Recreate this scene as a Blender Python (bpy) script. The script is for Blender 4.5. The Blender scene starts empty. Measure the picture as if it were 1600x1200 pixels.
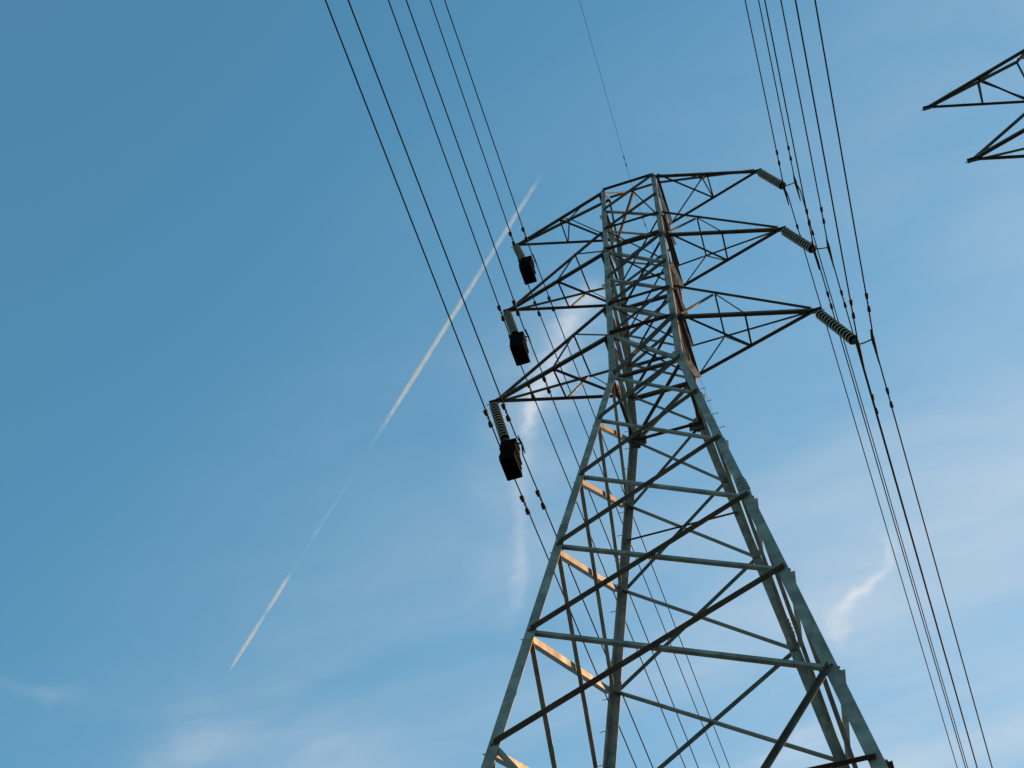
import bpy, bmesh, math, random
from mathutils import Vector, Matrix, Euler
random.seed(7)
S = bpy.context.scene
COL = S.collection
R = math.radians

# ------------------------------------------------------------------ camera
H0 = 35.06                                   # height of the tower's waist above the ground
cam_d = bpy.data.cameras.new("camera"); cam = bpy.data.objects.new("camera", cam_d); COL.objects.link(cam)
cam_d.sensor_width = 36.0; cam_d.lens = 2037.376 / 1600 * 36.0
cam_d.clip_start = 0.1; cam_d.clip_end = 60000
RX, RY, RZ = (0.9439781, 0.3265205, 0.0478509), (-0.2706559, 0.8489823, -0.4538442), (-0.1888139, 0.4154678, 0.8897954)
cam.matrix_world = Matrix(((RX[0], -RY[0], -RZ[0], 3.28323), (RX[1], -RY[1], -RZ[1], -17.39541),
                           (RX[2], -RY[2], -RZ[2], -33.45904 + H0), (0, 0, 0, 1)))
S.camera = cam

# ------------------------------------------------------------------ light
SUN_AZ, SUN_EL = R(53), R(37)                # azimuth from +X towards +Y
sun_dir = Vector((math.cos(SUN_AZ) * math.cos(SUN_EL), math.sin(SUN_AZ) * math.cos(SUN_EL), math.sin(SUN_EL)))
sl = bpy.data.lights.new("sun", 'SUN'); sl.energy = 4.6; sl.angle = R(0.5); sl.color = (1.0, 0.50, 0.19)
so = bpy.data.objects.new("sun", sl); COL.objects.link(so)
so.rotation_euler = sun_dir.to_track_quat('Z', 'Y').to_euler(); so.location = (40, 40, 80)

S.view_settings.view_transform = 'Standard'; S.view_settings.look = 'None'
S.view_settings.exposure = 0.55; S.view_settings.gamma = 1.0
S.render.film_transparent = False
S.cycles.use_denoising = True
S.cycles.max_bounces = 6

# ------------------------------------------------------------------ sky
W = bpy.data.worlds.new("World"); S.world = W; W.use_nodes = True
nt = W.node_tree; N = nt.nodes; LK = nt.links
N.clear()

class G:
    """tiny node-graph helper"""
    def __init__(s, tree): s.t = tree
    def n(s, typ, **kw):
        x = s.t.nodes.new(typ)
        for k, v in kw.items(): setattr(x, k, v)
        return x
    def link(s, a, b): s.t.links.new(a, b)
    def put(s, sock, v):
        if isinstance(v, bpy.types.NodeSocket): s.link(v, sock)
        else: sock.default_value = v
    def m(s, op, a, b=0.0, c=0.0, clamp=False):
        x = s.n('ShaderNodeMath', operation=op, use_clamp=clamp)
        s.put(x.inputs[0], a); s.put(x.inputs[1], b); s.put(x.inputs[2], c)
        return x.outputs[0]
    def vm(s, op, a, b=(0, 0, 0)):
        x = s.n('ShaderNodeVectorMath', operation=op)
        s.put(x.inputs[0], a); s.put(x.inputs[1], b)
        return x
    def smooth(s, v, lo, hi, a=0.0, b=1.0):
        x = s.n('ShaderNodeMapRange', interpolation_type='SMOOTHSTEP')
        s.put(x.inputs[0], v)
        for i, q in enumerate((lo, hi, a, b)): x.inputs[i + 1].default_value = q
        return x.outputs[0]
    def noise(s, vec, scale, detail=6.0, rough=0.55, dist=0.0):
        x = s.n('ShaderNodeTexNoise', noise_dimensions='3D')
        s.put(x.inputs['Vector'], vec); x.inputs['Scale'].default_value = scale
        x.inputs['Detail'].default_value = detail; x.inputs['Roughness'].default_value = rough
        x.inputs['Distortion'].default_value = dist
        return x
    def mapping(s, vec, rot=0.0, scale=(1, 1, 1), loc=(0, 0, 0)):
        x = s.n('ShaderNodeMapping'); s.put(x.inputs[0], vec)
        x.inputs['Rotation'].default_value = (0, 0, rot); x.inputs['Scale'].default_value = scale
        x.inputs['Location'].default_value = loc
        return x.outputs[0]
    def mixc(s, f, a, b, blend='MIX'):
        x = s.n('ShaderNodeMix', data_type='RGBA', blend_type=blend)
        s.put(x.inputs[0], f); s.put(x.inputs[6], a); s.put(x.inputs[7], b)
        return x.outputs[2]

g = G(nt)
sky = g.n('ShaderNodeTexSky', sky_type='NISHITA')
sky.sun_disc = False
sky.sun_elevation = SUN_EL
sky.sun_rotation = R(90) - SUN_AZ
sky.air_density = 1.3; sky.dust_density = 0.0; sky.ozone_density = 1.6; sky.altitude = 100
SKY_K = 0.112
tc = g.n('ShaderNodeTexCoord')
sep = g.n('ShaderNodeSeparateXYZ'); g.link(tc.outputs['Generated'], sep.inputs[0])
zc = g.m('MAXIMUM', sep.outputs[2], 0.06)
X = g.m('DIVIDE', sep.outputs[0], zc); Y = g.m('DIVIDE', sep.outputs[1], zc)
cb = g.n('ShaderNodeCombineXYZ'); g.link(X, cb.inputs[0]); g.link(Y, cb.inputs[1])
P = cb.outputs[0]                                           # position on a level cloud deck, one unit up
# thin cirrus veil, thicker towards the sun
wob = g.noise(P, 2.2, 4, 0.5)
Pw = g.vm('ADD', P, g.vm('SCALE', g.vm('SUBTRACT', wob.outputs[1], (0.5, 0.5, 0.5)).outputs[0]).outputs[0])
Pw.inputs[1].links[0].from_node.inputs[3].default_value = 0.22
PW = Pw.outputs[0]
st = g.noise(g.mapping(PW, R(12), (1.5, 6.5, 1), (3.1, 0.4, 0)), 1.0, 7, 0.52)
bl = g.noise(g.mapping(PW, R(-25), (1.6, 2.4, 1), (7.3, 2.2, 5)), 1.0, 6, 0.5)
grad = g.smooth(g.m('ADD', g.m('MULTIPLY', X, 0.6), g.m('ADD', g.m('MULTIPLY', Y, 0.95), 0.1)), 0.1, 0.98)
veil = g.m('MULTIPLY', grad, g.m('ADD', 0.19, g.m('ADD', g.smooth(st.outputs[0], 0.36, 0.68, 0, 0.34), g.smooth(bl.outputs[0], 0.36, 0.68, 0, 0.20))))
low = g.m('MULTIPLY', g.smooth(Y, 0.5, 0.85), g.smooth(g.noise(g.mapping(PW, R(20), (2.6, 3.6, 1), (1.7, 9.1, 2)), 1.0, 6, 0.55).outputs[0], 0.5, 0.74, 0, 0.14))
veil = g.m('ADD', veil, low)

def shaken(scale, amt, loc, rough=.6):
    nz = g.noise(g.mapping(P, 0, (1, 1, 1), loc), scale, 5, rough)
    off = g.vm('SCALE', g.vm('SUBTRACT', nz.outputs[1], (0.5, 0.5, 0.5)).outputs[0]); off.inputs[3].default_value = amt * 2
    return g.vm('ADD', P, off.outputs[0]).outputs[0]
FINE, COARSE = shaken(17, .022, (3.7, 7.8, 3.7)), shaken(8, .075, (1.3, 2.6, 9.1))
TORN = g.smooth(g.noise(g.mapping(P, R(-35), (9, 26, 1), (2, 1, 4)), 1.0, 6, 0.62).outputs[0], 0.28, 0.66, 0.35, 1.0)

def wisp(pts, width, amount, q):
    """a torn cirrus strand along a gently bent line on the cloud deck"""
    ax, ay = pts[0][:2]; dx, dy = pts[-1][0] - ax, pts[-1][1] - ay; L2 = dx * dx + dy * dy; L = math.sqrt(L2)
    rel = g.vm('SUBTRACT', q, (ax, ay, 0)).outputs[0]
    t = g.vm('DOT_PRODUCT', rel, (dx / L2, dy / L2, 0)).outputs[1]
    o = g.vm('DOT_PRODUCT', rel, (-dy / L, dx / L, 0)).outputs[1]
    rp = g.n('ShaderNodeValToRGB'); g.link(t, rp.inputs[0]); cr = rp.color_ramp; cr.interpolation = 'LINEAR'
    while len(cr.elements) < len(pts): cr.elements.new(.5)
    vals = []
    for x, y, w, k in pts:
        rx, ry = x - ax, y - ay
        vals.append(((rx * dx + ry * dy) / L2, (-rx * dy + ry * dx) / L, w, k))
    vals.sort()
    OFF = .25
    for n_, v_ in enumerate(vals):
        cr.elements[n_].position = min(1, max(0, v_[0])); cr.elements[n_].color = (v_[1] + OFF, v_[2] * width, v_[3], 1)
    sp_ = g.n('ShaderNodeSeparateColor'); g.link(rp.outputs[0], sp_.inputs[0])
    r_ = g.m('DIVIDE', g.m('SUBTRACT', o, g.m('SUBTRACT', sp_.outputs[0], OFF)), sp_.outputs[1])
    ends = g.m('MULTIPLY', g.m('LESS_THAN', t, 1.0), g.m('GREATER_THAN', t, 0.0))
    f_ = g.m('MULTIPLY', g.m('EXPONENT', g.m('MULTIPLY', g.m('MULTIPLY', r_, r_), -1.0)), g.m('MULTIPLY', sp_.outputs[2], ends))
    return g.m('MULTIPLY', f_, amount)

A1 = [(-0.111, .395, .6, 0), (-.129, .415, 1.1, .8), (-.147, .432, 1.3, .9), (-.173, .465, 1.3, .9), (-.189, .481, 1.1, .9), (-.207, .498, .8, 1.), (-.216, .512, .8, 1.),
      (-.220, .530, .9, .85), (-.237, .560, .9, .5), (-.253, .595, .8, .5), (-.265, .638, .7, .6), (-.287, .686, .8, .35), (-.304, .722, 1., 0)]
A2 = [(.0655, .716, .35, 0), (.063, .722, .4, .35), (.055, .744, .6, .9), (.043, .759, .8, 1.), (.024, .772, .8, 1.), (.010, .781, 1., .9), (-.004, .794, 1.2, .7), (-.012, .816, 1.1, .65), (-.014, .839, 1., 0)]
clouds = [wisp(A1, .0095, .56, FINE), wisp(A1, .034, .22, COARSE),
          wisp(A2, .0080, .80, FINE), wisp(A2, .034, .20, COARSE),
          wisp([(.045, .722, .6, 0), (.07, .724, .7, .7), (.095, .724, .9, .8), (.136, .719, 1., .7), (.22, .685, 1.3, 0)], .015, .28, FINE),
          wisp([(-.00, .905, .7, 0), (-.043, .921, 1., .7), (-.085, .938, 1.1, 1.), (-.12, .945, 1., .9), (-.20, .96, 1., 0)], .022, .45, COARSE),
          wisp([(-.84, .62, .8, 0), (-.812, .630, .8, .6), (-.783, .646, .9, .9), (-.768, .659, 1, 1), (-.72, .668, .8, 0)], .012, .13, FINE),
          wisp([(-.49, .735, .7, 0), (-.56, .742, 1., .5), (-.634, .753, 1.2, .9), (-.675, .777, 1.3, 1.), (-.76, .84, 1, 0)], .040, .25, COARSE),
          wisp([(-.45, .775, .8, 0), (-.485, .784, .8, .5), (-.536, .804, 1, .9), (-.64, .85, 1.1, 0)], .024, .18, COARSE)]
wsum = clouds[0]
for c_ in clouds[1:]: wsum = g.m('ADD', wsum, c_)
wsum = g.m('MINIMUM', g.m('MULTIPLY', wsum, TORN), 0.9)
tot = g.m('MINIMUM', veil, 0.9)
tint = g.mixc(1.0, sky.outputs[0], (0.55 * SKY_K, 1.02 * SKY_K, 0.965 * SKY_K, 1), 'MULTIPLY')
fin = g.mixc(tot, tint, (0.42, 0.473, 0.53, 1))
fin = g.mixc(wsum, fin, (0.50, 0.525, 0.565, 1))
bg = g.n('ShaderNodeBackground'); g.link(fin, bg.inputs[0]); bg.inputs[1].default_value = 1.0
ow = g.n('ShaderNodeOutputWorld'); g.link(bg.outputs[0], ow.inputs[0])

# ------------------------------------------------------------------ materials
def material(name, c0, c1, rough=0.6, metal=0.0, scale=3.0, spots=None, bump=0.0, spec=0.4):
    m = bpy.data.materials.new(name); m.use_nodes = True
    t = m.node_tree; t.nodes.clear(); h = G(t)
    tcx = h.n('ShaderNodeTexCoord'); v = tcx.outputs['Object']
    a = h.noise(v, scale, 6, 0.6)
    col = h.mixc(h.smooth(a.outputs[0], 0.35, 0.68), (*c0, 1), (*c1, 1))
    if spots:
        b = h.noise(v, scale * 5.5, 5, 0.65)
        col = h.mixc(h.smooth(b.outputs[0], 0.6, 0.78, 0, 0.75), col, (*spots, 1))
    p = h.n('ShaderNodeBsdfPrincipled'); h.link(col, p.inputs['Base Color'])
    h.put(p.inputs['Roughness'], h.smooth(a.outputs[0], 0.3, 0.7, rough - 0.08, rough + 0.1)); p.inputs['Metallic'].default_value = metal
    p.inputs['Specular IOR Level'].default_value = spec
    if bump:
        bp = h.n('ShaderNodeBump'); bp.inputs['Strength'].default_value = bump; bp.inputs['Distance'].default_value = 0.004
        h.link(h.noise(v, scale * 14, 4, 0.6).outputs[0], bp.inputs['Height']); h.link(bp.outputs[0], p.inputs['Normal'])
    o = h.n('ShaderNodeOutputMaterial'); h.link(p.outputs[0], o.inputs[0])
    return m

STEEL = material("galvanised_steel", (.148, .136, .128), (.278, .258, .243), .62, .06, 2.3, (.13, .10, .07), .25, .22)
STEEL_SHADED = material("shaded_steel", (.06, .055, .05), (.105, .096, .088), .66, .05, 2.6, (.08, .06, .045), .25, .22)  # darker copy of the galvanised steel; the bars' shade is put into its colour
BOLT = material("bolt_steel", (.05, .05, .05), (.10, .10, .10), .5, .4, 9)
WIRE = material("weathered_aluminium", (.022, .022, .026), (.038, .038, .042), .75, 0, 20, spec=.1)
IRON_AND_SHADE = material("cast_iron_and_disc_shade", (.003, .003, .003), (.006, .0055, .005), .95, .0, 7, (.007, .006, .005), .4, .05)  # weights and caps; also the disc recesses, with shade put into the colour
FIT = material("forged_fitting", (.028, .027, .028), (.05, .048, .047), .7, 0, 11, spec=.15)
GLAZE = material("grey_porcelain_glaze", (.25, .27, .25), (.34, .36, .33), .25, .0, 6, spec=.6)
CONC = material("concrete", (.28, .27, .25), (.40, .39, .36), .9, 0, 2.5, (.22, .21, .19), .5)
GRASS = material("grass_ground", (.022, .032, .018), (.042, .045, .030), .95, 0, .35, (.055, .047, .035), .6)

# ------------------------------------------------------------------ mesh helpers
def link(name, bm, mat, parent=None, smooth=False):
    bmesh.ops.recalc_face_normals(bm, faces=bm.faces)
    me = bpy.data.meshes.new(name); bm.to_mesh(me); bm.free()
    me.materials.append(mat)
    if smooth:
        for p in me.polygons: p.use_smooth = True
    o = bpy.data.objects.new(name, me); COL.objects.link(o)
    if parent is not None:
        o.parent = parent
        o.matrix_parent_inverse = Matrix.Identity(4)
    return o

def thing(name, label, cat, loc=(0, 0, 0), group=None):
    o = bpy.data.objects.new(name, None); COL.objects.link(o); o.location = loc; o.empty_display_size = .3
    o["label"] = label; o["category"] = cat
    if group: o["group"] = group
    return o

def tag(o, label, cat, group=None):
    o["label"] = label; o["category"] = cat
    if group: o["group"] = group
    return o

def loft(bm, rings, close=True):
    vs = [[bm.verts.new(p) for p in r] for r in rings]
    n = len(vs[0])
    for a, b in zip(vs[:-1], vs[1:]):
        for i in range(n):
            bm.faces.new((a[i], a[(i + 1) % n], b[(i + 1) % n], b[i]))
    if close:
        bm.faces.new(vs[0][::-1]); bm.faces.new(vs[-1])

def angle_bar(bm, p0, p1, a, b, w, t, wb=None):
    """L-shaped rolled section from p0 to p1: corner on the line, one flange along a, the other along b"""
    p0, p1 = Vector(p0), Vector(p1); d = (p1 - p0).normalized(); wb = wb or w
    a = Vector(a); a = (a - d * a.dot(d)).normalized()
    b = Vector(b); b = (b - d * b.dot(d)); b = (b - a * b.dot(a)).normalized()
    prof = [(0, 0), (w, 0), (w, t), (t, t), (t, wb), (0, wb)]
    loft(bm, [[p + a * x + b * y for x, y in prof] for p in (p0, p1)])

def tube(bm, pts, r, n=8, closed=True):
    pts = [Vector(p) for p in pts]
    rings = []
    rr = r if isinstance(r, (list, tuple)) else [r] * len(pts)
    ref = Vector((0, 0, 1))
    for i, p in enumerate(pts):
        d = (pts[min(i + 1, len(pts) - 1)] - pts[max(i - 1, 0)]).normalized()
        x = d.cross(ref)
        if x.length < 1e-3: x = d.cross(Vector((1, 0, 0)))
        x.normalize(); y = d.cross(x)
        rings.append([p + (x * math.cos(2 * math.pi * k / n) + y * math.sin(2 * math.pi * k / n)) * rr[i] for k in range(n)])
    loft(bm, rings, closed)

def box(bm, c, ex, ey, ez, sx, sy, sz, bevel=0.0):
    c = Vector(c); ex, ey, ez = Vector(ex).normalized(), Vector(ey).normalized(), Vector(ez).normalized()
    vs = [bm.verts.new(c + ex * (i * sx / 2) + ey * (j * sy / 2) + ez * (k * sz / 2)) for i in (-1, 1) for j in (-1, 1) for k in (-1, 1)]
    fs = [bm.faces.new([vs[q] for q in f]) for f in ((0, 1, 3, 2), (4, 6, 7, 5), (0, 4, 5, 1), (2, 3, 7, 6), (0, 2, 6, 4), (1, 5, 7, 3))]
    if bevel:
        es = list({e for f in fs for e in f.edges})
        bmesh.ops.bevel(bm, geom=es, offset=bevel, segments=1, affect='EDGES')

# ------------------------------------------------------------------ ground
bm = bmesh.new()
NG = 48
rad = [0] + [6000 * (i / NG) ** 3 for i in range(1, NG + 1)]
c0 = bm.verts.new((0, 0, 0)); prev = None
for r_ in rad[1:]:
    ring = [bm.verts.new((r_ * math.cos(k * math.pi / 24), r_ * math.sin(k * math.pi / 24), (random.uniform(-.12, .12) if 12 < r_ < 300 else 0))) for k in range(48)]
    for k in range(48):
        if prev is None: bm.faces.new((c0, ring[k], ring[(k + 1) % 48]))
        else: bm.faces.new((prev[k], ring[k], ring[(k + 1) % 48], prev[(k + 1) % 48]))
    prev = ring
gr = link("ground", bm, GRASS); gr["kind"] = "structure"

# ------------------------------------------------------------------ the pylon
ZL = dict(T=16.531, S=14.235, A=12.083, M=9.934, V=7.387, U=5.112, W=2.858, K0=0.0, K1=-2.905, K2=-6.174, K3=-9.511,
          K4=-12.849, K5=-16.306, K6=-18.80, K7=-29.0, B=-H0 + .25)
ZT = ZL['T']
def wx(z): return 1 + .0291 * z / ZT if z >= 0 else 1 - .1190 * z
def wy(z): return 1.117 - .015 * z / ZT if z >= 0 else 1.117 - .10866 * z
CX, CY = .09, .02                          # fitted line -> outer corner of the leg angle
def corner(sx, sy, z): return Vector((sx * (wx(z) + CX), sy * (wy(z) + CY), z + H0))
LEGS = {'F': (-1, -1), 'G': (1, -1), 'B': (-1, 1), 'R': (1, 1)}
LW, LT = .205, .014

tower = thing("lattice_pylon", "tall grey steel lattice pylon carrying two circuits of paired cables", "power pylon", (0, 0, 0), "lattice pylons of the power line")

def bolts(bm, c, ex, ey, n, nx, ny, px, py, r=.021, h=.022):
    ex, ey, n = Vector(ex).normalized(), Vector(ey).normalized(), Vector(n).normalized()
    for i in range(nx):
        for j in range(ny):
            p = Vector(c) + ex * ((i - (nx - 1) / 2) * px) + ey * ((j - (ny - 1) / 2) * py + (px * .25 if i % 2 else -px * .25))
            q = [[p + n * z_ + (ex * math.cos(k * math.pi / 3) + ey * math.sin(k * math.pi / 3)) * r for k in range(6)] for z_ in (0, h)]
            loft(bm, q)

legs = {}
for L, (sx, sy) in LEGS.items():
    bm = bmesh.new()
    rings = []
    for z, w_ in ((ZL['B'], .225), (ZL['K3'] + .3, .225), (ZL['K3'] + .3, LW), (0, LW), (ZL['M'], .19), (ZL['M'], .18), (ZT + .12, .17)):
        c = corner(sx, sy, z); t = LT
        rings.append([c + Vector((-sx * x, -sy * y, 0)) for x, y in ((0, 0), (w_, 0), (w_, t), (t, t), (t, w_), (0, w_))])
    loft(bm, rings)
    lg = link("leg", bm, STEEL, tower); legs[L] = lg
    # bolted splices and gussets
    for z, hh, ny in ((ZL['K3'] + .62, .62, 4), (0.05, .8, 5), (ZL['M'] + .1, .5, 3)):
        up = (corner(sx, sy, z + .3) - corner(sx, sy, z - .3)).normalized()
        for ax in (0, 1):
            nrm = Vector((0, sy, 0)) if ax == 0 else Vector((sx, 0, 0))
            alo = Vector((-sx, 0, 0)) if ax == 0 else Vector((0, -sy, 0))
            nrm = (nrm - up * nrm.dot(up)).normalized()
            wd = .19 if z < -1 else (.26 if z < 2 else .17)
            c = corner(sx, sy, z) + alo * (wd / 2 + .004) + nrm * (.022 if z > -1 else .008)
            b2 = bmesh.new()
            box(b2, c, alo, up, nrm, wd, hh, .012)
            bolts(b2, c + nrm * .006, alo, up, nrm, 3, ny, .055, hh / (ny + .3))
            link("splice_plate", b2, STEEL, lg)
# climbing pegs on two opposite legs
for L, za, zb in (('B', -34.2, 1.0), ('G', -5.4, -.5)):
    sx, sy = LEGS[L]; z = za; lg = legs[L]; k = 0
    while z < zb:
        c = corner(sx, sy, z) + Vector((0, -sy * .1, 0))
        bm = bmesh.new()
        tube(bm, [c + Vector((-.01 * sx, 0, 0)), c + Vector((.16 * sx, 0, .004))], .009, 6)
        tube(bm, [c + Vector((.16 * sx, 0, .004)), c + Vector((.175 * sx, 0, .004))], .017, 6)
        link("step_bolt", bm, BOLT, lg); z += .94; k += 1
# foundations
for L, (sx, sy) in LEGS.items():
    c = corner(sx, sy, ZL['B']); bm = bmesh.new()
    rr = [[Vector((c.x + .42 * k * math.cos(a * math.pi / 12), c.y + .42 * k * math.sin(a * math.pi / 12), z_)) for a in range(24)] for z_, k in ((-.6, 1), (.30, 1), (.35, .93))]
    loft(bm, rr); link("footing", bm, CONC, tower)

FACES = {'front': ('F', 'G', Vector((0, -1, 0))), 'back': ('B', 'R', Vector((0, 1, 0))),
         'left': ('F', 'B', Vector((-1, 0, 0))), 'right': ('G', 'R', Vector((1, 0, 0)))}
def fnode(face, L, lev):
    z = ZL[lev] if isinstance(lev, str) else lev
    sx, sy = LEGS[L]; c = corner(sx, sy, z)
    return c + (Vector((-sx * .1, 0, 0)) if face in ('front', 'back') else Vector((0, -sy * .1, 0)))
jit = 0
def face_bar(name, face, p0, p1, w, t, outer, mat, trim=0.0, lower=True, extra=0.0):
    """an angle lying on one face of the body, outside or inside the leg flanges"""
    global jit
    jit += 1
    n = FACES[face][2]
    p0, p1 = Vector(p0), Vector(p1); d = (p1 - p0).normalized()
    # true normal of the leaning face
    horiz = Vector((1, 0, 0)) if face in ('front', 'back') else Vector((0, 1, 0))
    nn = horiz.cross(d)
    if nn.length < .05:
        nn = n.copy()
        if p0.z < H0 - .2: nn.z = .11
    if nn.dot(n) < 0: nn = -nn
    nn.normalize()
    u = nn.cross(d)
    if u.z < 0: u = -u                                       # in-plane, upwards
    off = (.003 + extra + .0006 * (jit % 7)) if outer else -(LT + .003 + extra + .0006 * (jit % 7))
    out = nn if outer else -nn
    q0, q1 = p0 + d * trim, p1 - d * trim
    e = (u * (-w / 2) if lower else u * (w / 2)) + nn * off
    bm = bmesh.new()
    angle_bar(bm, q0 + e, q1 + e, u if lower else -u, out, w, t)
    me_bm = bmesh.new()
    for q, sg in ((q0, 1), (q1, -1)):
        c_ = q + d * (sg * .03) + nn * (off + t if outer else .004)
        bolts(me_bm, c_, d, u, nn, 3 if w > .1 else 2, 1, .075, .05, .019, .020)
    o_ = link(name, bm, mat, tower)
    link("bolt_heads", me_bm, BOLT, o_)
    return o_

# which diagonal lies outside the legs: (leg at the top) per face
OUT_TOP = {'front': 'G', 'back': 'R', 'left': 'B', 'right': 'R'}
def panel(face, up, lo, wo, wi, do=True, di=True):
    a, b, n = FACES[face]
    top = OUT_TOP[face]; oth = b if top == a else a
    if do: face_bar("diagonal_brace", face, fnode(face, top, up), fnode(face, oth, lo), wo, .011, True, STEEL_SHADED if face in ('front', 'back') else STEEL, lower=not (face == 'back' or (up == 'K5' and face == 'front')))
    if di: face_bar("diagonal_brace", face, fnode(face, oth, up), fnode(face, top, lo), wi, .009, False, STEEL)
seq = ['K0', 'K1', 'K2', 'K3', 'K4', 'K5']
for face in FACES:
    for i, (u_, l_) in enumerate(zip(seq[:-1], seq[1:])):
        wo = .105 + .004 * i; wi = .075 + .003 * i
        if face == 'left': wo, wi = .125 + .004 * i, .09 + .003 * i
        if face == 'right': wo, wi = .085 + .003 * i, .08 + .003 * i
        if face == 'back': wi *= 1.3
        panel(face, u_, l_, wo, wi)
    panel(face, 'K5', 'K7', .088, .085)
    kc = 1.3 if face == 'left' else 1.0
    panel(face, 'T', 'S', .11 * kc, .08, True, False)
    panel(face, 'S', 'A', .11 * kc, .085 * kc)
    panel(face, 'M', 'V', .125 * kc, .09 * kc)
    panel(face, 'V', 'U', .125 * kc, .09 * kc)
    panel(face, 'U', 'W', .09 * kc, .10 * kc)
    panel(face, 'W', 'K0', .165, .10 * kc)
    a, b, n = FACES[face]
    for lev, w_ in (('T', .11), ('A', .085), ('M', .115), ('U', .09), ('W', .12), ('K0', .10), ('K6', .09), ('K7', .11)):
        face_bar("horizontal_strut", face, fnode(face, a, lev), fnode(face, b, lev), w_, .010, lev not in ('K0',), STEEL_SHADED, extra=.014)
    face_bar("horizontal_strut", face, fnode(face, a, 'A'), fnode(face, b, 'M'), .06, .008, False, STEEL, extra=.012) if face in ('front', 'back') else None
# redundant strut through the back crossing
face_bar("horizontal_strut", 'back', fnode('back', 'B', -4.35), fnode('back', 'R', -4.35), .06, .008, False, STEEL_SHADED, extra=.05)
# plan bracing inside the shaft
def inner_bar(name, p0, p1, w, t, mat, parent=tower, up=(0, 0, 1), trim=0.0):
    p0, p1 = Vector(p0), Vector(p1); d = (p1 - p0).normalized()
    a = d.cross(Vector(up))
    if a.length < 1e-3: a = d.cross(Vector((1, 0, 0)))
    bm = bmesh.new(); angle_bar(bm, p0 + d * trim, p1 - d * trim, a, up, w, t)
    return link(name, bm, mat, parent)
def inn(L, z, k=.11):
    sx, sy = LEGS[L]; return corner(sx, sy, z) + Vector((-sx * k, -sy * k, 0))
for lev, w_ in (('M', .07), ('W', .075), ('K0', .085), ('T', .06)):
    z = ZL[lev]
    if lev != 'T': inner_bar("plan_brace", inn('G', z - .03), inn('B', z - .03), w_, .009, STEEL_SHADED)
    if lev in ('W', 'M'): inner_bar("plan_brace", inn('F', z + .06), inn('R', z + .06), .06, .008, STEEL_SHADED)
for lev, w_ in (('A', .05), ('U', .055), ('V', .045)):
    z = ZL[lev]
    inner_bar("plan_brace", inn('G', z - .02), inn('B', z - .02), w_, .007, STEEL_SHADED)
    if lev != 'V': inner_bar("plan_brace", inn('F', z + .05), inn('R', z + .05), w_, .007, STEEL_SHADED)
# dark gusset plates at the back of the waist
for L in ('B', 'R'):
    sx, sy = LEGS[L]; bm = bmesh.new()
    c = corner(sx, sy, -.05) + Vector((-sx * .24, -sy * .03, 0))
    box(bm, c, (1, 0, 0), (0, 0, 1), (0, 1, 0), .42, .50, .012); link("gusset_plate", bm, STEEL_SHADED, tower)
# ridge that carries the earth wire, with its props
RID = 2.2
rl, rr_ = Vector((-1.03, 0, ZT + RID + H0)), Vector((1.03, 0, ZT + RID + H0)); rm = Vector((0, 0, ZT + RID + H0))
inner_bar("ridge_beam", rl, rr_, .10, .010, STEEL)
for L, p, w_ in (('F', rl, .08), ('B', rl, .08), ('G', rr_, .08), ('R', rr_, .08), ('B', rm, .10), ('R', rm, .06), ('F', rm, .06)):
    inner_bar("ridge_prop", inn(L, ZT + .02, .06), p + Vector((0, 0, -.02)), w_, .009, STEEL_SHADED, up=(0, 1, .3))

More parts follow.
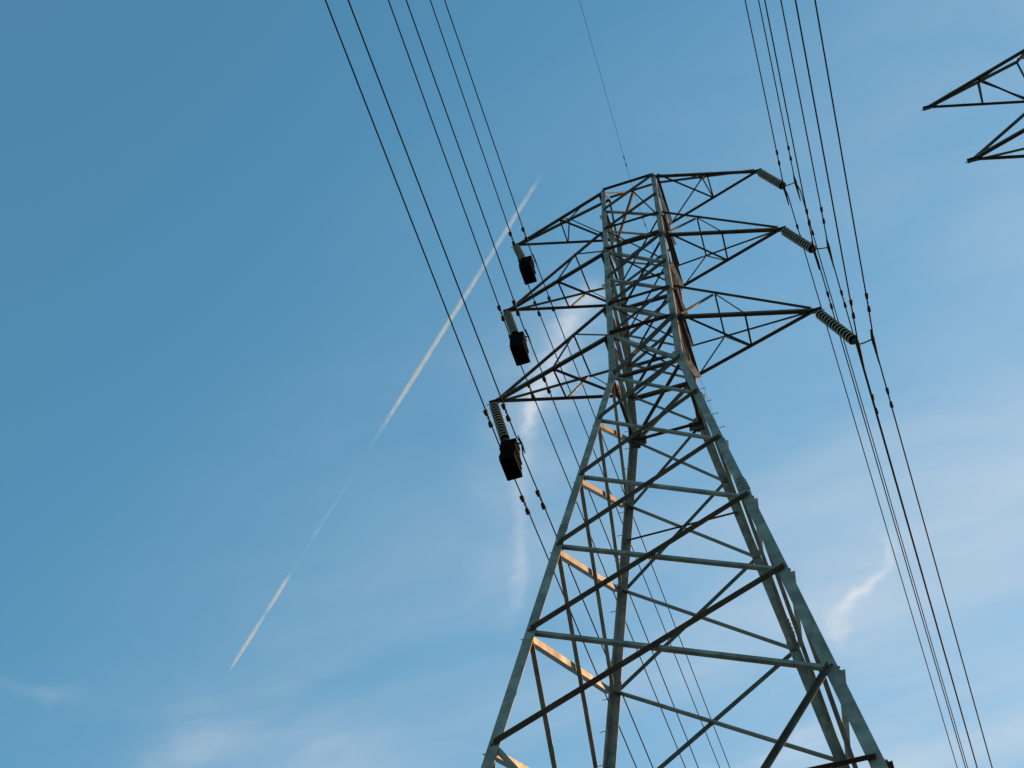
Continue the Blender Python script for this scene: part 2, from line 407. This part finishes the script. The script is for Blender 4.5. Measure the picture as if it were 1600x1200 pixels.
# ------------------------------------------------------------------ cross arms (part > chords, struts)
ARM = dict(T=4.985, M=5.022, W=5.085)
def lerp(a, b, t): return Vector(a) * (1 - t) + Vector(b) * t
def arm(s, lev):
    L = ARM[lev] * (1.006 if s < 0 else .994)
    z = ZL[lev] + H0
    tip = Vector((s * L, 0, z))
    f0 = corner(s, -1, ZL[lev]) + Vector((0, .02, 0)); b0 = corner(s, 1, ZL[lev]) + Vector((0, -.02, 0))
    # the two heavy chords and the tip bracket make the arm itself
    bm = bmesh.new()
    cw = .115 if lev != 'T' else .105
    for p, sy in ((f0, 1), (b0, -1)):
        q = tip + Vector((0, -.045 * sy, 0))
        angle_bar(bm, p + Vector((-s * .05, 0, 0)), q, (0, sy, 0), (0, 0, 1), cw, .011)
    box(bm, tip + Vector((s * .03, 0, -.02)), (1, 0, 0), (0, 1, 0), (0, 0, 1), .34, .014, .20)
    box(bm, tip + Vector((s * .06, 0, .012)), (1, 0, 0), (0, 1, 0), (0, 0, 1), .30, .17, .012)
    tube(bm, [tip + Vector((s * .15, 0, -.06)), tip + Vector((s * .30, 0, -.07))], .016, 6)
    A = link("cross_arm", bm, STEEL_SHADED, tower)
    def sub(name, a, b, w, mat=STEEL_SHADED, trim=.03): return inner_bar(name, a, b, w, .008, mat, A, trim=trim)
    e = tip + Vector((-s * .05, 0, .10))
    if lev in ('M', 'W'):
        hi = ZL['A' if lev == 'M' else 'U']
        tf0 = corner(s, -1, hi) + Vector((0, .02, 0)); tb0 = corner(s, 1, hi) + Vector((0, -.02, 0))
        sub("top_chord", tf0, e + Vector((0, -.02, 0)), .085); sub("top_chord", tb0, e + Vector((0, .05, -.03)), .065)
        tf, tb = lerp(tf0, e, .31), lerp(tb0, e, .29); bf, bb = lerp(f0, tip, .49), lerp(b0, tip, .47)
        sub("strut", tf, f0, .06); sub("strut", tf, tb, .055); sub("strut", tf, bf, .045)
        sub("strut", bf, bb, .06); sub("strut", tb, bb, .055); sub("strut", tb, b0, .035)
        if s > 0: sub("strut", f0 + Vector((.05, 0, .05)), bb + Vector((0, 0, .05)), .07)
        else: sub("strut", b0 + Vector((-.05, 0, .05)), bf + Vector((0, 0, .05)), .07)
        bm = bmesh.new(); box(bm, tb, (1, 0, 0), (0, .5, .8), (0, .8, -.5), .30, .20, .010); link("gusset_plate", bm, STEEL_SHADED, A)
    else:
        rp = Vector((s * 1.03, 0, ZT + RID + H0)); er = tip + Vector((-s * .05, 0, .10))
        sub("top_chord", rp, er, .10)
        nf, nb, nr = lerp(f0, tip, .50), lerp(b0, tip, .50), lerp(rp, er, .46)
        sub("strut", nf, nb, .055); sub("strut", nr, nb, .055); sub("strut", nf, nr, .05)
        sub("strut", lerp(f0, tip, .20), nr, .045); sub("strut", nr, b0 + Vector((0, 0, .1)), .045)
        if s > 0: sub("strut", f0 + Vector((.05, 0, .05)), nb + Vector((0, 0, .05)), .07)
        else: sub("strut", b0 + Vector((-.05, 0, .05)), nf + Vector((0, 0, .05)), .07)
        bm = bmesh.new(); box(bm, nr + Vector((.02 * s, 0, -.02)), (1, 0, 0), (0, 1, 0), (0, 0, 1), .22, .03, .20); link("gusset_plate", bm, STEEL, A)
    # bristles against perching birds
    bm = bmesh.new()
    for k in range(26):
        t_ = random.uniform(.62, 1.0); base = lerp(random.choice((f0, b0)), tip, t_) + Vector((0, 0, .11))
        dv = Vector((random.uniform(-1, 1), random.uniform(-1, 1), random.uniform(.5, 1.4))).normalized()
        tube(bm, [base, base + dv * random.uniform(.18, .34)], .0022, 3)
    sp = link("bird_spikes", bm, BOLT, A)
    return tip
tips = {(s, lev): arm(s, lev) for s in (-1, 1) for lev in ('T', 'M', 'W')}

# ------------------------------------------------------------------ neighbouring pylon: the same kind, beside this one
def copy_tree(o, parent):
    c = o.copy(); COL.objects.link(c); c.parent = parent
    for ch in list(o.children): copy_tree(ch, c)
    return c
second = tower.copy(); COL.objects.link(second)
second.location = (16.79, -.44, 0)
second["label"] = "neighbouring lattice pylon with bare arm tips entering at the right edge"
for ch in list(tower.children): copy_tree(ch, second)

# ------------------------------------------------------------------ insulator strings
VEC = {1: Vector((.72, 0, -2.38)), -1: Vector((.47, 0, -2.30))}
ATT = {(1, 'T', 1): (5.68, 13.96), (1, 'T', 2): (6.14, 14.06), (1, 'M', 1): (5.77, 7.39), (1, 'M', 2): (6.23, 7.19),
       (1, 'W', 1): (5.83, -.07), (1, 'W', 2): (6.27, .06), (-1, 'W', 1): (-4.72, -.47), (-1, 'W', 2): (-4.11, -.38),
       (-1, 'M', 1): (-4.80, 7.00), (-1, 'M', 2): (-4.19, 7.09), (-1, 'T', 1): (-4.79, 14.06), (-1, 'T', 2): (-4.18, 14.15)}
BOT = {(1, 'T'): (5.67, 14.05), (1, 'M'): (5.75, 7.40), (1, 'W'): (5.79, .25), (-1, 'T'): (-4.66, 14.40), (-1, 'M'): (-4.69, 7.55), (-1, 'W'): (-4.65, .15)}
WHERE = {'T': 'top', 'M': 'middle', 'W': 'lowest'}
SIDE = {1: 'right', -1: 'left'}
def lathe(bm, o, d, prof, n=20):
    d = Vector(d).normalized(); x = d.cross(Vector((0, 1, 0))).normalized(); y = d.cross(x)
    loft(bm, [[Vector(o) + d * h + (x * math.cos(2 * math.pi * k / n) + y * math.sin(2 * math.pi * k / n)) * r for k in range(n)] for r, h in prof])
disc_mesh = {}
for (s, lev), tip in tips.items():
    top = tip + Vector((s * .07, 0, -.12))
    bx, bz = BOT[(s, lev)]; bot = Vector((bx, 0, bz + H0))
    d = (bot - top); Lg = d.length; dn = d.normalized()
    if s > 0: lab = f"grey disc insulator string swinging from the {WHERE[lev]} right arm tip"
    else: lab = f"grey disc insulator string from the {WHERE[lev]} left arm, above a black weight"
    I = thing("insulator_string", lab, "insulator", top, "insulator strings hanging from the arm tips")
    n = 13; lead = .12; pitch = (Lg - lead - .06) / n
    bm = bmesh.new()
    tube(bm, [Vector((0, 0, .10)), dn * (lead * .5), dn * (lead + .04)], .024, 8)
    tube(bm, [Vector((0, -.05, .06)), Vector((0, .05, .06))], .03, 8)
    link("hanger", bm, FIT, I)
    for k in range(n):
        o = dn * (lead + pitch * k)
        key = (s, lev)
        if key not in disc_mesh:
            bm = bmesh.new()
            lathe(bm, (0, 0, 0), dn, [(.02, 0), (.05, .004), (.055, .045), (.075, .052), (.125, .068), (.152, .092), (.158, .118), (.156, .132), (.146, .136), (.128, .132), (.118, .100), (.09, .085), (.07, .095), (.05, .125), (.022, .135), (.02, pitch)], 24)
            bm.faces.ensure_lookup_table()
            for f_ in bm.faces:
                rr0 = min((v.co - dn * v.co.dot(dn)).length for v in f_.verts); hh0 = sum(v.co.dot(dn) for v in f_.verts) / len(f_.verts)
                f_.material_index = 1 if (rr0 < .052 or (hh0 > .084 and rr0 < .135 and sum((v.co - dn * v.co.dot(dn)).length for v in f_.verts) / len(f_.verts) < .135)) else 0  # iron cap and pin; the porcelain recess goes dark too, its shade painted in
            ob = link("insulator_disc", bm, GLAZE, I, True); ob.data.materials.append(IRON_AND_SHADE); disc_mesh[key] = ob.data
        else:
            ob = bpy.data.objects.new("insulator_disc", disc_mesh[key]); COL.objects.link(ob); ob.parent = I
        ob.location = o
    # socket, yoke and clamps
    p1, p2 = (Vector((ATT[(s, lev, i)][0], 0, ATT[(s, lev, i)][1] + H0)) - top for i in (1, 2))
    e = bot - top
    bm = bmesh.new()
    lathe(bm, e - dn * .08, dn, [(.02, 0), (.06, .02), (.085, .06), (.085, .13), (.05, .19), (.02, .2)], 14)
    link("socket_cap", bm, FIT, I, True)
    bm = bmesh.new()
    j = e + dn * .10
    if s > 0:
        lo = p1 + Vector((0, 0, .05))
        tube(bm, [e, lo], .026, 8)
        tube(bm, [lo, lerp(lo, p2, .5) + Vector((0, 0, -.015)), p2 + Vector((0, 0, .03))], .021, 8)
    else:
        tube(bm, [e, j], .03, 8)
        a_ = p1 + Vector((0, 0, .05)); b_ = p2 + Vector((0, 0, .05))
        vs = [[v + Vector((0, y_, 0)) for v in (j + Vector((-.07, 0, .05)), j + Vector((.07, 0, .05)), b_, a_)] for y_ in (-.008, .008)]
        loft(bm, vs)
    link("yoke_plate", bm, FIT, I)
    for p, flip in ((p1, 0), (p2, 1)):
        bm = bmesh.new()
        tube(bm, [p + Vector((0, y_, z_)) for y_, z_ in ((-.32, -.01), (-.16, .0), (0, .005), (.16, 0), (.32, -.01))], [r_ * (1 if s > 0 else .6) for r_ in (.020, .040, .055, .046, .022)], 8)
        if s > 0: tube(bm, [p + Vector((.004, y_, z_)) for y_, z_ in ((.05, 0), (.3, -.012), (.75, -.03))], [.045, .040, .019], 8)
        tube(bm, [p + Vector((0, 0, 0)), p + Vector((0, 0, .09))], .024, 6)
        link("suspension_clamp", bm, FIT, I)
    # ---------------- hold-down weight on the left circuit
    if s < 0:
        c = Vector((p1.x + .02 + top.x, 0, p1.z + top.z))
        Wt = thing("hold_down_weight", f"black stacked plate weight hung between the paired cables of the {WHERE[lev]} left arm", "weight", c, "black weights under the left insulators")
        nsl = 7
        for k in range(nsl):
            t_ = k / (nsl - 1)
            zc_ = -.20 - .90 * t_
            yb = .02 + .36 * min(1, t_ * 1.25); ya = -.37 + random.uniform(-.02, .02)
            bm = bmesh.new()
            box(bm, Vector((.315 + random.uniform(-.02, .02), (ya + yb) / 2, zc_)), (1, 0, 0), (0, 1, 0), (0, 0, 1), .47 + random.uniform(-.03, .03), yb - ya, .125, .018)
            link("weight_plate", bm, IRON_AND_SHADE, Wt)
        bm = bmesh.new()
        tube(bm, [Vector((.285, -.15, .06)), Vector((.285, -.15, -1.08))], .022, 6)
        link("hanger_rod", bm, FIT, Wt)

# ------------------------------------------------------------------ cables
C0 = 1 / 1500.0
SPAN = {  # (side, level, cable): near (azimuth, slope, dx, dz), far (...)
    (1, 'T', 1): ((.0442, -.0587, .0019, -.0001), (.0261, -.0605, .0570, -.0024)),
    (1, 'T', 2): ((.0455, -.0591, -.0097, .0008), (.0247, -.0601, .0848, -.0044)),
    (1, 'M', 1): ((.0465, -.0596, .0065, -.0005), (.0249, -.0602, .0250, -.0012)),
    (1, 'M', 2): ((.0459, -.0592, -.0041, .0004), (.0240, -.0599, -.0063, .0004)),
    (1, 'W', 1): ((.0500, -.0618, .0079, -.0008), (.0223, -.0593, -.0163, .0010)),
    (1, 'W', 2): ((.0517, -.0633, .0205, -.0025), (.0227, -.0593, -.0034, .0003)),
    (-1, 'W', 1): ((.0201, -.0631, -.0039, -.0009), (.0325, -.0598, .0306, .0077)),
    (-1, 'W', 2): ((.0186, -.0650, -.0745, -.0167), (.0327, -.0595, -.0883, -.0209)),
    (-1, 'M', 1): ((.0243, -.0574, .0277, .0054), (.0349, -.0567, .0071, .0015)),
    (-1, 'M', 2): ((.0218, -.0604, -.0491, -.0089), (.0299, -.0631, -.0111, -.0021)),
    (-1, 'T', 1): ((.0258, -.0562, .0512, .0083), (.0350, -.0572, .0096, .0017)),
    (-1, 'T', 2): ((.0223, -.0598, -.0409, -.0063), (.0296, -.0630, -.0064, -.0011))}
SS = [.35, .8, 1.5, 3, 5, 8, 12, 16, 20, 25, 30, 36, 43, 51, 60, 70, 82, 95, 110, 128, 150]
def span_pt(A, q, sgn, s):
    az, m, dx, dz = q
    return A + Vector((dx + math.sin(az) * s, sgn * math.cos(az) * s, dz + m * s + .5 * C0 * s * s))
def damper(par, A, q, sgn, s0, half=.23, big=1.0, drop=.085):
    bm = bmesh.new()
    dv = (span_pt(A, q, sgn, s0 + .5) - span_pt(A, q, sgn, s0)).normalized(); dv = dv * (1 if dv.y > 0 else -1)
    c = span_pt(A, q, sgn, s0); dn = Vector((0, 0, -drop))
    tube(bm, [c + Vector((0, 0, .025)), c + dn], .020 * big, 6)
    tube(bm, [c + dn - dv * half, c + dn * 1.05, c + dn + dv * half], .009, 6)
    for k in (-1, 1):
        a_ = c + dn + dv * (k * half * .45); b_ = c + dn + dv * (k * half * 1.35)
        pts = [lerp(a_, b_, t_) for t_ in (0, .12, .5, .9, 1)]
        rr = [.018, .034, .042, .046, .03]
        tube(bm, pts, [r_ * big for r_ in rr], 8)
    return link("vibration_damper", bm, FIT, par)
for (s, lev, i), (qn, qf) in SPAN.items():
    ax, az_ = ATT[(s, lev, i)]
    A = Vector((ax, 0, az_ + H0))
    pts = [span_pt(A, qn, -1, t_) for t_ in reversed(SS)] + [A] + [span_pt(A, qf, 1, t_) for t_ in SS]
    bm = bmesh.new(); tube(bm, pts, .0205, 8)
    wo = link("cable", bm, WIRE, None, True)
    tag(wo, f"dark overhead cable of the {WHERE[lev]} {SIDE[s]} arm, on the {'left' if i == 1 else 'right'} of its pair", "cable", "overhead cables of the two circuits")
    damper(wo, A, qn, -1, 1.22, .22, 1.55 if s < 0 else 1.1)
    damper(wo, A, qf, 1, 1.85, .24, 1.55 if s < 0 else 1.1)
# earth wire over the ridge
A = Vector((0, 0, ZT + RID + H0 + .10)); qn, qf = (.0303, -.0599, -.0174, -.0009), (.0396, -.0602, -.037, -.0028)
pts = [span_pt(A, qn, -1, t_) for t_ in reversed(SS)] + [A] + [span_pt(A, qf, 1, t_) for t_ in SS]
bm = bmesh.new(); tube(bm, pts, .0065, 6)
ew = tag(link("earth_wire", bm, WIRE, None, True), "single thin earth wire running over the very top of the pylon", "cable")
damper(ew, A, qn, -1, 1.35, .17, .55, .05); damper(ew, A, qf, 1, 1.4, .17, .55, .05)

# ------------------------------------------------------------------ contrail, nine kilometres up
def deck(x, y, h=9000): return Vector((x * h, y * h, h))
ca, cb_ = deck(-.1250, .2925), deck(-.5837, .6824)
axis = cb_ - ca; LEN = axis.length; mid = (ca + cb_) / 2
CR = 23.0
bm = bmesh.new(); NS = 60; rings = []
for k in range(NS + 1):
    t_ = k / NS; x_ = (t_ - .5) * LEN * 1.02
    rad_ = CR * (.45 + .55 * min(1, t_ / .05)) * (1 - .05 * max(0, (t_ - .45) / .55)) * (1 if t_ < .93 else max(.12, 1 - (t_ - .93) / .08))
    rings.append([(x_, rad_ * math.cos(a * math.pi / 8), rad_ * math.sin(a * math.pi / 8)) for a in range(16)])
loft(bm, rings)
cm = bpy.data.materials.new("ice_crystal_trail"); cm.use_nodes = True
t = cm.node_tree; t.nodes.clear(); h = G(t)
tcx = h.n('ShaderNodeTexCoord'); sp = h.n('ShaderNodeSeparateXYZ'); h.link(tcx.outputs['Object'], sp.inputs[0])
tt = h.m('ADD', h.m('DIVIDE', sp.outputs[0], LEN), .5)
ramp = h.n('ShaderNodeValToRGB'); h.link(tt, ramp.inputs[0])
el = ramp.color_ramp.elements
stops = [(0, 0), (.02, .15), (.055, .5), (.086, .6), (.15, .4), (.25, .95), (.35, 1.0), (.41, .9), (.43, .40), (.46, .10), (.50, .022), (.56, .022), (.61, .05), (.67, .12), (.70, .04), (.765, .04), (.787, .6), (.81, 1.0), (.835, .6), (.855, .12), (.88, .6), (.92, 1.0), (.97, .8), (1, 0)]
while len(el) < len(stops): el.new(.5)
for k, (p_, v_) in enumerate(stops):
    el[k].position = p_; el[k].color = (v_, v_, v_, 1)
tap = h.m('SUBTRACT', 1.0, h.m('MULTIPLY', h.m('MAXIMUM', h.m('DIVIDE', h.m('SUBTRACT', tt, .45), .55), 0.0), .05))
rad2 = h.m('DIVIDE', h.m('ADD', h.m('MULTIPLY', sp.outputs[1], sp.outputs[1]), h.m('MULTIPLY', sp.outputs[2], sp.outputs[2])), CR * CR)
rad2 = h.m('DIVIDE', rad2, h.m('MULTIPLY', tap, tap))
core = h.smooth(rad2, 0.0, .95, 1, 0)
lump = h.smooth(h.noise(tcx.outputs['Object'], .012, 4, .6).outputs[0], .3, .7, .45, 1.3)
den = h.m('MULTIPLY', h.m('MULTIPLY', core, lump), h.m('MULTIPLY', ramp.outputs[0], .034))
vs_ = h.n('ShaderNodeVolumeScatter'); vs_.inputs['Color'].default_value = (.58, .72, 1, 1); vs_.inputs['Anisotropy'].default_value = .25
h.link(den, vs_.inputs['Density'])
vo = h.n('ShaderNodeOutputMaterial'); h.link(vs_.outputs[0], vo.inputs['Volume'])
cm.cycles.volume_step_rate = .02
ct = link("contrail", bm, cm, None, True)
ct.location = mid; ct.rotation_euler = axis.to_track_quat('X', 'Z').to_euler()
tag(ct, "long thin white aircraft contrail crossing the blue sky left of the pylon", "contrail")
